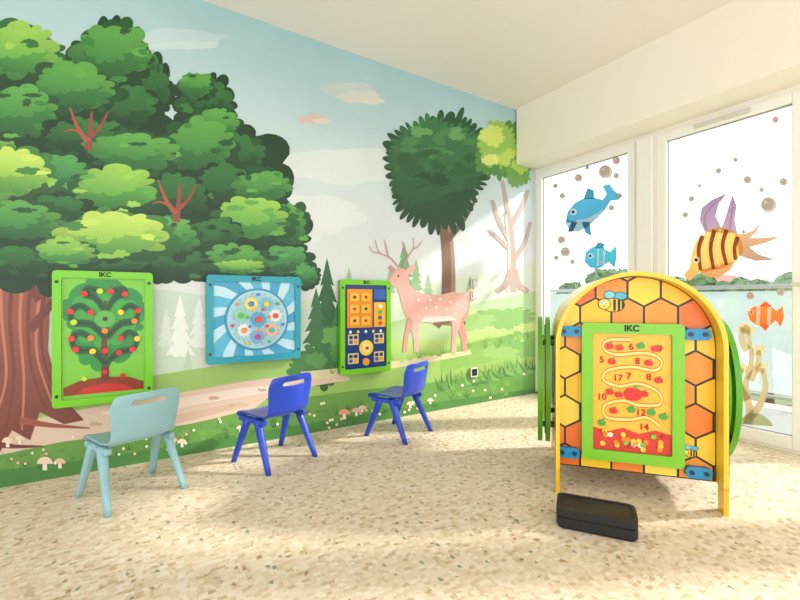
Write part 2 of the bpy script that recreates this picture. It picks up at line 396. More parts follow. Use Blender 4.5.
# painted deer
DC, DD = '#E8AA9E', '#D28E82'
P([(448,296),(464,293),(470,300),(468,314),(463,322),(467,336),(466,351),(462,351),(461,338),(455,324),(449,318)], DD)
P([(388,281),(391,275),(396,269),(403,268),(408,273),(409,284),(415,291),(428,295),(440,295),(452,292),(464,294),(469,301),(466,312),(460,320),(446,321),(430,323),(421,321),(418,334),(418,352),(414,352),(413,336),(409,322),(403,310),(400,297),(397,288),(389,285)], DC)
P([(452,318),(461,319),(457,333),(455,352),(451,352),(452,336)], DC); P([(408,316),(414,321),(408,336),(406,352),(402,352),(404,336)], DD)
P([(464,294),(471,288),(474,293),(469,300)], '#F1C8BC')
P([(420,322),(446,321),(458,320),(448,316),(424,317)], '#F1CDC2')
P([(405,270),(413,264),(416,268),(409,275)], DC); P([(396,270),(390,265),(387,268),(393,273)], DD)
for s_ in ([(399,268),(390,258),(379,252),(375,240)], [(388,257),(386,248),(384,240)], [(381,253),(373,252),(369,246)], [(403,267),(408,256),(413,248),(413,238)], [(408,257),(404,248),(402,241)], [(412,250),(418,246),(422,240)]):
    ST(s_, 1.8, .8, '#C4998A')
for x, y in ((430,300),(440,299),(450,302),(436,307),(446,309),(457,304),(426,308),(418,300)): P(list(reversed(disc(x, y, 1.4, n=8))), '#F6DDD4')
P(list(reversed(disc(398,276,1.1,n=8))), '#4A2A22'); P(list(reversed(disc(388.5,283,1.4,n=8))), '#7A3F33')
def mush(x, y, r, c='#E9C8A8'):
    P([(x-r*.3, y), (x-r*.25, y-r), (x+r*.25, y-r), (x+r*.3, y)], '#F3E6D2')
    P([(x+r*math.cos(t), y-r*.8-r*.9*math.sin(t)) for t in [math.pi*i/12 for i in range(13)]][::-1], c)
for x, y, r in ((45,470,8),(60,468,6),(8,447,6),(20,444,5),(182,447,5),(174,444,4),(344,419,6),(356,416,5),(362,412,4),(410,408,4),(240,432,4),(430,404,3.5),(-40,490,8)): mush(x, y, r, rd.choice(['#E8BE98','#E59A74','#EFD3B5']))
for i in range(60):
    x = rd.uniform(-20, 525); y = 462-(x*.14)+rd.uniform(-16, 12)
    P(list(reversed(disc(x, y, 1.5, n=7))), rd.choice(['#F6F1DC','#F4D9A5','#E8F0D0','#F2B79A']))
A.build('forest_wall_mural', vmat('mural_print', .42, nscale=1.5, sat=.92))

# ------------------------------------------------------------------ wall play panels
m_gloss = vmat('painted_panel', .35, coat=.2)
m_black = mat('black_print', '#15171A', .5)
def wallart(): return Art(lambda a, b, o: (a, WY-o, b), .046, .0003)
def frame(art, x0, z0, x1, z1, c, side, w=.04):
    art.ring(rrect(x0, z0, x1, z1, .02), rrect(x0+w, z0+w, x1-w, z1-w, .012), .012, .058, c, side)
    for x in (x0+w*.5, x1-w*.5):
        for z in (z0+w*1.6, z1-w*1.6):
            art.prism(disc(x, z, .009, n=12), .058, .061, '#22302A')
def mpt(fx, fz): return (x0+fx*(x1-x0), z0+fz*(z1-z0))
LIME, LIMES = '#76CC1C', '#55A30E'
e = empty('wall_play_panel', (-.15, WY, .4)); q = wallart()
x0, x1, z0, z1 = -.385, .092, .402, 1.165
frame(q, x0, z0, x1, z1, LIME, LIMES)
q.prism(rrect(x0+.03, z0+.03, x1-.03, z1-.03, .01), .012, .046, '#7CC83E')
ii = [mpt(.095,.06), mpt(.905,.06), mpt(.905,.94), mpt(.095,.94)]
def clip(poly, conv):
    out = poly
    for i in range(len(conv)):
        a = conv[i]; b_ = conv[(i+1) % len(conv)]; inp = out; out = []
        if not inp: break
        side = lambda p: (b_[0]-a[0])*(p[1]-a[1])-(b_[1]-a[1])*(p[0]-a[0])
        for j in range(len(inp)):
            p, r = inp[j], inp[(j+1) % len(inp)]; sp, sr = side(p), side(r)
            if sp >= 0: out.append(p)
            if (sp >= 0) != (sr >= 0):
                t = sp/(sp-sr); out.append((p[0]+t*(r[0]-p[0]), p[1]+t*(r[1]-p[1])))
    return out
q.poly(clip([mpt(*p) for p in cloud(.5, .63, .46, .34, 14, .12, 2)][::-1], ii), '#26903A')
q.poly([mpt(*p) for p in cloud(.5, .65, .34, .24, 12, .18, 5)], '#3BA83E')
q.poly([mpt(*p) for p in [(.1,.08),(.9,.08),(.9,.14),(.74,.185),(.5,.2),(.26,.185),(.1,.14)]], '#8E3A1C')
q.poly([mpt(*p) for p in [(.2,.08),(.8,.08),(.7,.13),(.5,.15),(.3,.13)]], '#C9302A')
stroke(q, [(.5,.17),(.5,.3),(.49,.45),(.52,.6),(.5,.78)], .085, .03, '#6E3520', mpt)
tracks = ([(.5,.3),(.38,.4),(.22,.42),(.18,.5),(.26,.54),(.36,.5)], [(.5,.3),(.64,.38),(.78,.4),(.83,.48),(.74,.53),(.66,.49)],
            [(.5,.5),(.36,.6),(.2,.62),(.17,.7),(.26,.74),(.36,.69)], [(.52,.5),(.66,.6),(.8,.62),(.84,.7),(.75,.74),(.66,.69)],
            [(.5,.7),(.4,.8),(.3,.83),(.33,.87),(.45,.85)], [(.51,.7),(.6,.8),(.7,.83),(.68,.87),(.56,.85)])
for pts in tracks: stroke(q, pts, .06, .05, '#115F2D', mpt)
for pts in tracks: stroke(q, pts, .022, .016, '#0A4220', mpt)
bc = ['#E0262B', '#E0262B', '#F08A1D', '#E0262B', '#F4D21F', '#D7201F', '#C8DE2A']
for i, p in enumerate([(.22,.42),(.18,.5),(.36,.5),(.78,.4),(.83,.48),(.66,.49),(.2,.62),(.17,.7),(.36,.69),(.8,.62),(.84,.7),(.66,.69),(.3,.83),(.45,.85),(.7,.83),(.56,.85),(.5,.55),(.5,.4),(.38,.4),(.64,.38),(.3,.2),(.5,.24),(.68,.2)]):
    a, b_ = mpt(*p); q.prism(disc(a, b_, .016 if i < 20 else .013, n=14), .046, .068, bc[i % 7])
q.prism(disc(*mpt(.5, .64), .05, n=24), .046, .054, '#5FB44E', '#3F8A3E'); q.prism(disc(*mpt(.5, .64), .012, n=12), .054, .062, '#333333')
q.build('board', m_gloss, e); text('IKC', ((x0+x1)/2, WY-.0585, z1-.02), .036, m_black, e, 0, .001, .04)
e = empty('wall_play_panel', (.71, WY, .58)); q = wallart()
x0, x1, z0, z1 = .392, 1.02, .578, 1.165
frame(q, x0, z0, x1, z1, '#129DB2', '#0B7284', .042)
q.prism(rrect(x0+.03, z0+.03, x1-.03, z1-.03, .01), .012, .046, '#C3E6F3')
cx, cz = (x0+x1)/2+.01, (z0+z1)/2-.005
ix0, ix1, iz0, iz1 = x0+.042, x1-.042, z0+.042, z1-.042
rect = [(ix0, iz0), (ix1, iz0), (ix1, iz1), (ix0, iz1)]
for i in range(12):
    t0 = 2*math.pi*i/12; dt = 2*math.pi/22
    L = [(cx+r*math.cos(t0+r*1.6), cz+r*math.sin(t0+r*1.6)) for r in (.1, .2, .3, .4, .5)]
    M = [(cx+r*math.cos(t0+dt+r*1.6), cz+r*math.sin(t0+dt+r*1.6)) for r in (.5, .4, .3, .2, .1)]
    c = clip(L+M, rect)
    if len(c) > 2: q.poly(c, '#3BA3CC' if i % 2 else '#55B7DA', off=.0465)
q.prism(disc(cx, cz, .214, n=48), .046, .056, '#2A8FB4'); q.prism(disc(cx, cz, .20, n=48), .056, .060, '#A9D8E6', '#8FC0D0')
def gear(x, z, r, n_, c, o0, o1):
    pts = []
    for i in range(n_):
        for k, rr in ((0, .84), (.25, 1), (.5, 1), (.75, .84)):
            t = 2*math.pi*(i+k)/n_; pts.append((x+r*rr*math.cos(t), z+r*rr*math.sin(t)))
    q.prism(pts, o0, o1, c, '#5F8A9C')
gear(cx, cz, .185, 26, '#9CCEDF', .060, .066)
GC = ['#DCECF0', '#6BBEDA', '#F5DC6A', '#8FD0AC', '#DCECF0', '#7AACD8', '#F2B48A']
for i in range(7):
    t = 2*math.pi*i/7+.2; x = cx+.118*math.cos(t); z = cz+.118*math.sin(t)
    gear(x, z, .048, 10, GC[i], .066, .072)
    q.prism(disc(x, z, .019, n=14), .072, .084, ['#E53B2E', '#F6C51E', '#2F7FCF', '#4DB748', '#F08A1D', '#B8408F', '#25B4C4'][i])
gear(cx, cz, .055, 12, '#4AA6CC', .066, .074); q.prism(disc(cx, cz, .022, n=16), .074, .09, '#E53B2E')
for i in range(14):
    t = 2*math.pi*(i+.5)/14; rr = .172 if i % 2 else .075
    q.prism(disc(cx+rr*math.cos(t), cz+rr*math.sin(t), .011, n=10), .066, .078, ['#F08A1D', '#4DB748', '#E53B2E', '#2F7FCF', '#F6C51E'][i % 5])
q.build('board', m_gloss, e); text('IKC', (cx-.01, WY-.0585, z1-.021), .038, m_black, e, 0, .001, .04)
e = empty('wall_play_panel', (1.56, WY, .42)); q = wallart()
x0, x1, z0, z1 = 1.333, 1.786, .418, 1.16
frame(q, x0, z0, x1, z1, LIME, LIMES)
q.prism(rrect(x0+.03, z0+.03, x1-.03, z1-.03, .01), .012, .046, '#183A80')
q.prism([mpt(*p) for p in [(.13,.49),(.62,.49),(.62,.9),(.13,.9)]], .046, .056, '#EF9A22', '#C9791A')
for i in range(3):
    for j in range(2):
        q.prism(rrect(*mpt(.17+.22*j, .52+.125*i), *mpt(.35+.22*j, .61+.125*i), .006), .056, .064, '#F6BE4C', '#B5680F')
        q.prism(disc(*mpt(.26+.22*j, .565+.125*i), .012, n=12), .064, .07, ['#5B2C12', '#C22E22'][(i+j) % 2])
q.prism([mpt(*p) for p in [(.66,.49),(.9,.49),(.9,.76),(.66,.76)]], .046, .05, '#F4B83A')
q.prism([mpt(*p) for p in [(.66,.79),(.9,.79),(.9,.9),(.66,.9)]], .046, .052, '#2D62B8')
for i in range(4): q.prism(disc(*mpt(.78, .53+.062*i), .016, n=12), .05, .06, ['#E53B2E', '#2D62B8', '#4DB748', '#FFFFFF'][i])
for fx, fz in ((.15,.33),(.15,.13),(.66,.33),(.66,.13)):
    q.prism(rrect(*mpt(fx, fz-.02), *mpt(fx+.2, fz+.09), .006), .046, .052, '#F5DC80', '#C9B060')
    for k in range(4): q.prism(rrect(*mpt(fx+.02+.09*(k % 2), fz-.008+.048*(k//2)), *mpt(fx+.085+.09*(k % 2), fz+.03+.048*(k//2)), .003), .052, .056, ['#2D62B8', '#F2A12A', '#1C3F87', '#1C3F87'][k])
q.prism(disc(*mpt(.5, .27), .062, n=28), .046, .056, '#F8D648', '#C99A1A'); q.prism(disc(*mpt(.5, .27), .04, n=24), .056, .06, '#FBE89A'); q.prism(disc(*mpt(.5, .27), .012, n=12), .06, .075, '#C22E22')
q.prism(disc(*mpt(.5, .12), .03, n=20), .046, .054, '#F2A12A')
for k in range(5): q.poly(disc(*mpt(.2+.15*k, .445), .012, n=12), ['#FFFFFF', '#F4D84A'][k % 2])
q.build('board', m_gloss, e); text('IKC', ((x0+x1)/2, WY-.0585, z1-.02), .036, m_black, e, 0, .001, .04)

def plate(name, px, py, s, c, inner):
    X, Z = W(px, py); q = Art(lambda a, b, o: (a, WY-o, b))
    q.prism(rrect(X-s, Z-s, X+s, Z+s, .008), .009, .022, c, '#B9B8B2'); q.prism(rrect(X-s*.72, Z-s*.72, X+s*.72, Z+s*.72, .006), .022, .025, inner)
    if name == 'wall_socket':
        q.prism(disc(X, Z, s*.5, n=18), .025, .027, '#0E0E0E')
        for k in (-1, 1): q.prism(disc(X+k*s*.2, Z, s*.08, n=8), .027, .029, '#888888')
    else:
        q.prism(rrect(X-s*.62, Z-s*.62, X+s*.62, Z+s*.62, .006), .025, .028, '#D9D8D3', '#A9A8A2')
    q.build(name, m_gloss)
plate('light_switch', 473, 283, .042, '#D9D8D3', '#8F8D87'); plate('light_switch', 473, 295, .042, '#D9D8D3', '#8F8D87')
plate('wall_socket', 473, 372, .045, '#E0DDD5', '#22211F')

# ------------------------------------------------------------------ children's chairs
def limb(p0, p1, r0, r1, seg=12, ny=6):
    vs, fs = [], []
    for i in range(ny+1):
        k = i/ny; c = Vector(p0).lerp(Vector(p1), k); r = r0+(r1-r0)*k
        for j in range(seg):
            t = 2*math.pi*j/seg
            cs, sn = math.cos(t), math.sin(t)
            x = math.copysign(abs(cs)**.6, cs)*r*.8; y = math.copysign(abs(sn)**.6, sn)*r
            vs.append((c.x+x, c.y+y, c.z))
    for i in range(ny):
        for j in range(seg):
            a = i*seg+j; b_ = i*seg+(j+1) % seg; fs.append((a, b_, b_+seg, a+seg))
    fs.append(tuple(reversed(range(seg)))); fs.append(tuple(ny*seg+j for j in range(seg)))
    return vs, fs
def chair(loc, rz, m):
    e = empty('childrens_chair', loc, rz)
    rows = [(.178,.258,.146,0),(.176,.282,.158,0),(.150,.302,.165,0),(.06,.298,.168,0),(-.04,.293,.168,0),(-.11,.297,.162,.15),(-.148,.318,.153,.5),(-.166,.36,.151,.9),
            (-.176,.41,.158,1),(-.183,.455,.164,1),(-.187,.492,.165,1),(-.192,.512,.162,1),(-.196,.545,.150,1),(-.196,.552,.143,1)]
    nc = 12; vs, fs = [], []
    for y, z, hw, bk in rows:
        for j in range(nc+1):
            u = -1+2*j/nc; x = hw*u
            vs.append((x, y+bk*.034*u*u, z+(1-bk)*(.014*u*u)-(bk*.012*u**4 if z > .5 else 0)))
    for i in range(len(rows)-1):
        for j in range(nc):
            if i == 10 and 3 <= j <= 8: continue
            a = i*(nc+1)+j; fs.append((a, a+1, a+nc+2, a+nc+1))
    s = mesh_obj('seat_and_back', vs, fs, m, e, False, True)
    md = s.modifiers.new('solid', 'SOLIDIFY'); md.thickness = .012; md.offset = 0
    md = s.modifiers.new('sub', 'SUBSURF'); md.levels = 2; md.render_levels = 2
    i = 1
    for sx in (-1, 1):
        for y0, y1 in ((.055, .170), (-.035, -.174)):
            v, f = limb((sx*.152, y0, .288), (sx*.178, y1, 0), .027, .0165)
            mesh_obj('leg_%d' % i, v, f, m, e, False, True); i += 1
        boxes('side_rail', [((sx*.134, -.11, .258), (sx*.166, .14, .290))], m, e, .010, False)
    boxes('under_brace', [((-.14, -.02, .268), (.14, .02, .286))], m, e, .006, False)
RZ = math.atan2(.40, .917)
chair((-.012, 2.58, 0), RZ, mat('mint_plastic', '#92BDC6', .4, nscale=4, namt=.03))
chair((.744, 2.645, 0), RZ-.03, mat('cobalt_plastic', '#2648C0', .3, nscale=4, namt=.03))
chair((1.674, 2.655, 0), RZ+.01, mat('cobalt_plastic', '#2648C0', .3))

# ------------------------------------------------------------------ honeycomb play cube
CA = Vector((1.838, 1.395, 0)); ct = Vector((.635, -.772, 0)).normalized(); cb = Vector((.772, .635, 0)).normalized()
CW, CD = .75, .72; SP = .765; RC = CW/2
def cf(a, b, o):
    p = CA+ct*a-cb*o; return (p.x, p.y, b)
REC = -.09
def CP(px, py, o=REC):
    d = ray(px, py); P0 = CA-cb*o
    t = (P0.x*cb.x+P0.y*cb.y)/(d[0]*cb.x+d[1]*cb.y)
    p = Vector((t*d[0], t*d[1], 0))-P0
    return (p.dot(ct), H+t*d[2])
e = empty('honeycomb_play_cube', tuple(CA+ct*CW/2+cb*CD/2))
YEL, YEL2 = '#F8CC35', '#F2BC22'
m_cube = vmat('lacquered_plywood', .35, coat=.25)
q = Art(cf)
def arch(ins=0, z0=.12, n=36):
    r = RC-ins; P_ = [(ins, z0), (CW-ins, z0)]
    for i in range(n+1):
        t = math.pi*i/n; P_.append((RC+r*math.cos(t), SP+r*math.sin(t)))
    return P_
no = arch(0)[1:]+[(0, .12)]; ni = arch(.02)[1:]+[(.02, .12)]
k = len(q.v); n_ = len(no)
for L, o in ((no, 0), (ni, 0), (no, -CD), (ni, -CD)): q.v += [cf(a, b_, o) for a, b_ in L]
for i in range(n_-1):
    j = i+1
    for f in ((k+i, k+j, k+n_+j, k+n_+i), (k+i, k+2*n_+i, k+2*n_+j, k+j), (k+n_+i, k+n_+j, k+3*n_+j, k+3*n_+i), (k+2*n_+i, k+3*n_+i, k+3*n_+j, k+2*n_+j)):
        q.f.append(f); q.c.append([lin(YEL)]*4)
for f in ((k, k+n_, k+3*n_, k+2*n_), (k+n_-1, k+2*n_-1, k+4*n_-1, k+3*n_-1)): q.f.append(f); q.c.append([lin(YEL)]*4)
for s0 in (0, CW-.02):
    for o0, o1 in ((0, -.07), (-CD+.07, -CD)):
        q.prism([(s0, 0), (s0+.02, 0), (s0+.02, .125), (s0, .125)], min(o0, o1), max(o0, o1), YEL2)
for o in (REC, -CD+.08):
    q.prism(arch(.018), o-.018, o, '#231F1A', YEL)
q.build('arched_shell', m_cube, e)
def hexfill(q, conv, rad, off, seed, g=.955, org=(0, 0)):
    r3 = random.Random(seed); dx = rad*math.sqrt(3); dz = rad*1.5
    for i in range(-2, 12):
        for j in range(-3, 12):
            cx = org[0]+j*dx+(i % 2)*dx/2; cz = org[1]+i*dz
            hx = [(cx+(rad-rad*(1-g))*math.cos(math.pi/6+math.pi/3*k), cz+(rad-rad*(1-g))*math.sin(math.pi/6+math.pi/3*k)) for k in range(6)]
            c = clip(hx, conv)
            if len(c) > 2:
                q.poly(c, r3.choice(['#F9D23C', '#F7C526', '#FADA52', '#F7C526', '#F9CC30', '#F0852A', '#F29A30', '#F07628']), off=off)
q = Art(cf)
hexfill(q, arch(.024, .126), .086, REC+.001, 12, .93, (.05, .15))
q.build('honeycomb_front', m_cube, e)
qb = Art(lambda a, b, o: cf(a, b, -(CD-.08)-.019-o)); hexfill(qb, arch(.024, .126), .086, .001, 9, .93); qb.build('honeycomb_back', m_cube, e)
for nm, fn in (('side_a', lambda a, b, o: cf(CW+o, b, -a)), ('side_b', lambda a, b, o: cf(-o, b, -a))):
    q = Art(fn); q.poly([(0, .12), (CD, .12), (CD, SP), (0, SP)], '#231F1A', off=.001)
    hexfill(q, [(0, .122), (CD, .122), (CD, SP), (0, SP)], .086, .002, 6, .93)
    oo = disc(.36, .53, .27, .37, 48); ii = disc(.36, .53, .22, .32, 48)
    q.ring(oo, ii, .02, .045, '#63C01E', '#4FA313'); q.prism(disc(.36, .53, .225, .325, 48), .03, .05, '#8ED2EA', '#3C8A1A')
    q.ring(disc(.36, .53, .27, .37, 48), disc(.36, .53, .21, .31, 48), .062, .088, '#63C01E', '#4FA313')
    q.ring(disc(.36, .53, .17, .25, 40), disc(.36, .53, .14, .22, 40), .05, .058, '#F4D21F')
    for a, b_ in ((.2, .3), (.52, .3), (.2, .76), (.52, .76)): q.prism(disc(a, b_, .016, n=12), 0, .08, '#3A3A3A')
    q.build(nm+'_game_board', m_cube, e)
q = Art(cf)
(fa, ft), (fb, fbz) = CP(581, 323), CP(682, 466)
fz0 = (CP(581, 455)[1]+CP(682, 466)[1])/2; fz1 = (CP(581, 322)[1]+CP(682, 324)[1])/2
o = REC; FW = .053
q.ring(rrect(fa, fz0, fb, fz1, .02), rrect(fa+FW, fz0+FW, fb-FW, fz1-FW, .01), o+.01, o+.045, '#7CC52C', '#57A317')
q.prism(rrect(fa+.04, fz0+.04, fb-.04, fz1-.04, .01), o+.005, o+.03, '#F8BC3A', '#F08A1D')
def bp(fx, fz): return (fa+FW+fx*(fb-fa-2*FW), fz0+FW+fz*(fz1-fz0-2*FW))
q.off = o+.0302; q.step = .0003
q.poly([bp(*p) for p in [(0,0),(1,0),(1,.17),(.8,.2),(.6,.16),(.4,.2),(.2,.16),(0,.19)]], '#D9362A')
PATHS = [(.5,.95),(.2,.94),(.14,.87),(.3,.82),(.7,.84),(.88,.78),(.8,.7),(.5,.72),(.2,.68),(.14,.6),(.34,.55),(.6,.58),(.84,.52),(.86,.42),(.6,.40),(.4,.43),(.16,.38),(.18,.28),(.45,.27),(.7,.3),(.85,.24)]
stroke(q, PATHS, .040, .040, '#DE6A20', bp)
stroke(q, PATHS, .022, .022, '#F8DF80', bp)
r4 = random.Random(8)
def apple(fx, fz, r, c):
    a, b_ = bp(fx, fz); q.prism(disc(a-r*.35, b_, r*.8, r*.9, 14), o+.03, o+.040, c); q.prism(disc(a+r*.35, b_, r*.8, r*.9, 14), o+.03, o+.0405, c)
    q.prism([(a-.002, b_+r*.6), (a+.002, b_+r*.6), (a+r*.9, b_+r*1.3), (a+r*.2, b_+r*1.25)], o+.03, o+.039, '#4DB748')
for fx, fz in ((.22,.89),(.35,.88),(.62,.9),(.80,.88),(.25,.76),(.72,.76),(.84,.62),(.22,.5),(.34,.48),(.66,.5),(.75,.35),(.27,.34),(.5,.36),(.12,.23),(.9,.32)):
    apple(fx, fz, .016, r4.choice(['#DF2427', '#DF2427', '#E8341F', '#3FA53C']))
apple(.52, .49, .035, '#E0262B')
for i in range(26):
    fx, fz = r4.uniform(.05, .95), r4.uniform(.02, .17)
    q.prism(disc(*bp(fx, fz), .012, n=12), o+.03, o+.04, r4.choice(['#F8D13A', '#F6B040', '#F4EBD8', '#F08A1D', '#C9201F', '#7CC13C']))
for px, py in ((570,331),(568,451),(696,334),(697,471)):
    a, b_ = CP(px, py)
    q.prism(rrect(a-.055, b_-.027, a+.055, b_+.027, .02), o+.002, o+.03, '#188FC6', '#0F6E9C')
    for k in (-.03, .03): q.prism(disc(a+k, b_, .011, n=12), o+.03, o+.036, '#16323F')
def bee(px, py, s):
    a, b_ = CP(px, py)
    T = lambda pts: [(a+x*s, b_+z*s) for x, z in pts]
    q.off = o+.003
    q.poly(T(disc(.6, .85, .62, .4, 18)), '#1C1A17'); q.poly(T(disc(.6, .85, .55, .34, 18)), '#4FBAD4')
    q.poly(T(disc(-.3, .95, .5, .42, 18)), '#1C1A17'); q.poly(T(disc(-.3, .95, .44, .36, 18)), '#7FD3E4')
    q.poly(T(disc(0, 0, 1.0, .68, 26)), '#1C1A17'); q.poly(T(disc(0, 0, .92, .6, 26)), '#F8C81E')
    for x in (0, .38): q.poly(T([(x, -.55), (x+.22, -.52), (x+.24, .52), (x, .57)]), '#1C1A17')
    q.poly(T([(.72, -.4), (.95, -.1), (.95, .1), (.72, .4)]), '#1C1A17')
    q.poly(T(disc(-.75, .1, .56, .54, 22)), '#1C1A17'); q.poly(T(disc(-.75, .1, .49, .47, 22)), '#F9D64A')
    for x in (-.95, -.6): q.poly(T(disc(x, .2, .13, .17, 12)), '#FFFFFF'); q.poly(T(disc(x, .19, .06, .08, 10)), '#111111')
    q.poly(T([(-1., -.08), (-.78, -.2), (-.55, -.06), (-.78, -.14)]), '#8A2A1A')
bee(613, 305, .055); bee(690, 453, .03)
q.build('front_game_board', m_cube, e)
rzc = math.atan2(ct.y, ct.x)
m_red = mat('red_print', '#C4161C', .5)
text('IKC', cf((fa+fb)/2, fz1-.026, o+.0455), .042, m_black, e, rzc, .001, .04)
for s_, fx, fz in (('8',.58,.77),('9',.86,.88),('6',.5,.89),('5',.12,.77),('8',.72,.64),('10',.12,.45),('17',.33,.62),('14',.66,.22),('7',.47,.64),('12',.62,.34)):
    a, b_ = bp(fx, fz); text(s_, cf(a, b_, o+.0335), .045, m_red, e, rzc)

# ------------------------------------------------------------------ black step
bl = Vector((1.562, 1.184, 0)); br = Vector((1.742, .92, 0)); bt = (br-bl).normalized(); bn = Vector((-bt.y, bt.x, 0))
L_ = (br-bl).length
e = empty('black_step_stool', tuple((bl+br)/2+bn*.075))
def bf(a, b, o): p = bl+bt*a+bn*b; return (p.x, p.y, o)
q = Art(bf)
D_ = .165
q.prism(rrect(.006, .006, L_-.006, D_-.006, .03), .0, .012, '#101113')
q.prism(rrect(0, 0, L_, D_, .03), .012, .05, '#1B1C1F')
q.prism(rrect(.004, .004, L_-.004, D_-.004, .03), .05, .053, '#0B0B0C')
q.prism(rrect(0, 0, L_, D_, .03), .053, .085, '#1B1C1F')
q.ring(rrect(0, 0, L_, D_, .03), rrect(.014, .014, L_-.014, D_-.014, .022), .085, .089, '#202125')
q.prism(rrect(.03, .05, .09, .1, .008), .085, .0865, '#2B2C30')
q.build('moulded_body', vmat('black_plastic', .5), e)

# ------------------------------------------------------------------ window stickers
m_st = vmat('vinyl_sticker', .5, trans=.5)
def sticker(): return Art(lambda a, b, o: (GX-.006-o, -a, b), .0006, .0001)
def gp(q, pts, c, c2=None): q.poly([G(*p) for p in reversed(pts)], c, c2)
B1 = ((579,178,4),(606,172,7),(617,161,4),(597,160,2.5),(563,196,3),(556,186,2.5),(562,240,4),(566,252,5),(573,262,2.5),(620,196,3),(617,176,3),(612,208,3),(557,258,2.5),(588,168,2))
B2 = ((769,205,8),(692,199,3),(748,180,4),(776,120,3.5),(719,171,3),(686,215,3),(762,190,2.5),(736,160,2.5),(784,182,4),(700,186,2),(781,292,4),(751,296,4),(744,232,2))
for BB, par in ((B2, None), (B1, win1)):
    q = sticker()
    for x, y, r in BB:
        q.poly([G(*p) for p in disc(x, y, r, n=20)], '#B8A89E'); q.poly([G(*p) for p in disc(x-r*.1, y-r*.1, r*.8, n=20)], '#CABDB4'); q.poly([G(*p) for p in disc(x-r*.35, y-r*.35, r*.25, n=10)], '#EFEAE6')
    q.build('bubble_window_stickers' if par is None else 'bubble_stickers', m_st, par)
q = sticker()
gp(q, [(566,222),(568,212),(575,203),(585,198),(596,198),(603,200),(607,194),(603,186),(610,184),(614,190),(621,196),(619,200),(611,201),(606,209),(598,218),(588,227),(578,232),(570,231)], '#4A97B4', '#3B88A8')
gp(q, [(567,224),(575,220),(586,219),(598,213),(604,209),(598,218),(588,227),(578,232),(570,231)], '#DCEBEE')
gp(q, [(584,199),(588,188),(594,190),(595,199)], '#3A7C9E'); gp(q, [(582,222),(590,222),(592,236),(586,233)], '#3A7C9E'); gp(q, [(572,222),(578,222),(573,232),(568,232)], '#3A7C9E')
q.poly([G(*p) for p in disc(574, 212, 3.4, n=14)], '#FFFFFF'); q.poly([G(*p) for p in disc(573.5, 212, 1.6, n=10)], '#1A2A33')
stroke(q, [(567,219),(571,222),(577,220)], 1, .6, '#173848', G)
q.build('shark_window_sticker', m_st)
q = sticker()
gp(q, [(585,262),(586,252),(593,247),(603,247),(610,252),(617,246),(617,258),(615,268),(609,262),(601,268),(591,268)], '#4AA5BA', '#3A8FAA')
gp(q, [(594,248),(599,242),(605,244),(604,248)], '#3A7FA0'); gp(q, [(598,258),(606,262),(600,266)], '#9FDCE4')
for x in (598, 604): gp(q, [(x, 249), (x+2, 249), (x+1, 266), (x-1, 266)], '#E9F4F4')
q.poly([G(*p) for p in disc(591, 256, 2.8, n=12)], '#FFFFFF'); q.poly([G(*p) for p in disc(590.6, 256, 1.4, n=8)], '#1A2A33')
q.build('blue_fish_window_sticker', m_st)
q = sticker(); MV = '#8C7090'
gp(q, [(705,232),(700,220),(702,208),(712,200),(728,193),(719,204),(716,216),(722,228),(727,214),(730,203),(733,195),(737,206),(735,220),(738,234)], MV, '#A58CA2')
stroke(q, [(707,230),(705,216),(716,203)], 2, 1, '#C4A9BE', G); stroke(q, [(730,230),(732,216),(733,203)], 2, 1, '#C4A9BE', G)
gp(q, [(736,234),(745,234),(754,230),(761,222),(757,232),(750,238),(764,238),(782,236),(766,243),(750,247),(758,254),(776,260),(756,261),(740,256)], '#C99C70', '#A3806C')
gp(q, [(700,270),(722,264),(735,262),(731,270),(718,278),(706,277)], '#C28E5C')
body = [(684,276),(690,267),(692,255),(695,244),(701,235),(711,229),(722,227),(734,231),(742,240),(744,250),(737,261),(724,268),(710,271),(698,273),(690,281)]
gp(q, body, '#F0B860', '#E8A048')
for s_ in ([(703,236),(699,250),(701,270)], [(715,230),(711,248),(714,269)], [(727,230),(723,246),(727,265)], [(738,237),(735,248),(736,260)]): stroke(q, s_, 4.5, 3.5, '#8E5A3C', G)
for s_ in ([(709,232),(705,250),(707,269)], [(721,229),(717,248),(720,267)], [(733,232),(729,247),(732,262)]): stroke(q, s_, 2, 2, '#FDF0D4', G)
gp(q, [(684,276),(692,269),(697,273),(690,281)], '#FADDAF')
q.poly([G(*p) for p in disc(697, 260, 3.4, n=14)], '#FFFFFF'); q.poly([G(*p) for p in disc(696.5, 260, 1.7, n=10)], '#2A1A14')
q.build('angelfish_window_sticker', m_st)
q = sticker()
gp(q, [(748,312),(753,307),(762,305),(772,307),(777,311),(783,306),(784,318),(781,327),(776,320),(770,326),(758,326),(750,320)], '#F2803A', '#EA6828')
for x in (757, 768): gp(q, [(x, 306), (x+4, 306), (x+3, 326), (x-1, 326)], '#FFF4EA')
gp(q, [(760,306),(766,301),(773,307)], '#E05A26'); gp(q, [(760,325),(766,331),(770,325)], '#E05A26')
q.poly([G(*p) for p in disc(752, 312, 2, n=12)], '#FFFFFF'); q.poly([G(*p) for p in disc(752, 312, 1, n=8)], '#111111')
q.build('clownfish_window_sticker', m_st)
q = sticker()
for s_ in ([(748,424),(750,410),(746,385),(752,360),(748,330)], [(750,418),(760,405),(766,385),(762,368)], [(748,400),(740,385),(742,368)], [(750,380),(758,365),(759,350)], [(748,350),(742,340),(744,328)]):
    stroke(q, s_, 9, 4, '#C2AE86', G)
for x, y in ((748,330),(762,368),(742,368),(759,350),(744,328)): q.poly([G(*p) for p in cloud(x, y, 7, 6, 7, .25)], '#D2C29A')
gp(q, [(738,424),(742,418),(750,413),(762,414),(770,420),(774,426)], '#AFAE84')
q.build('coral_window_sticker', m_st)

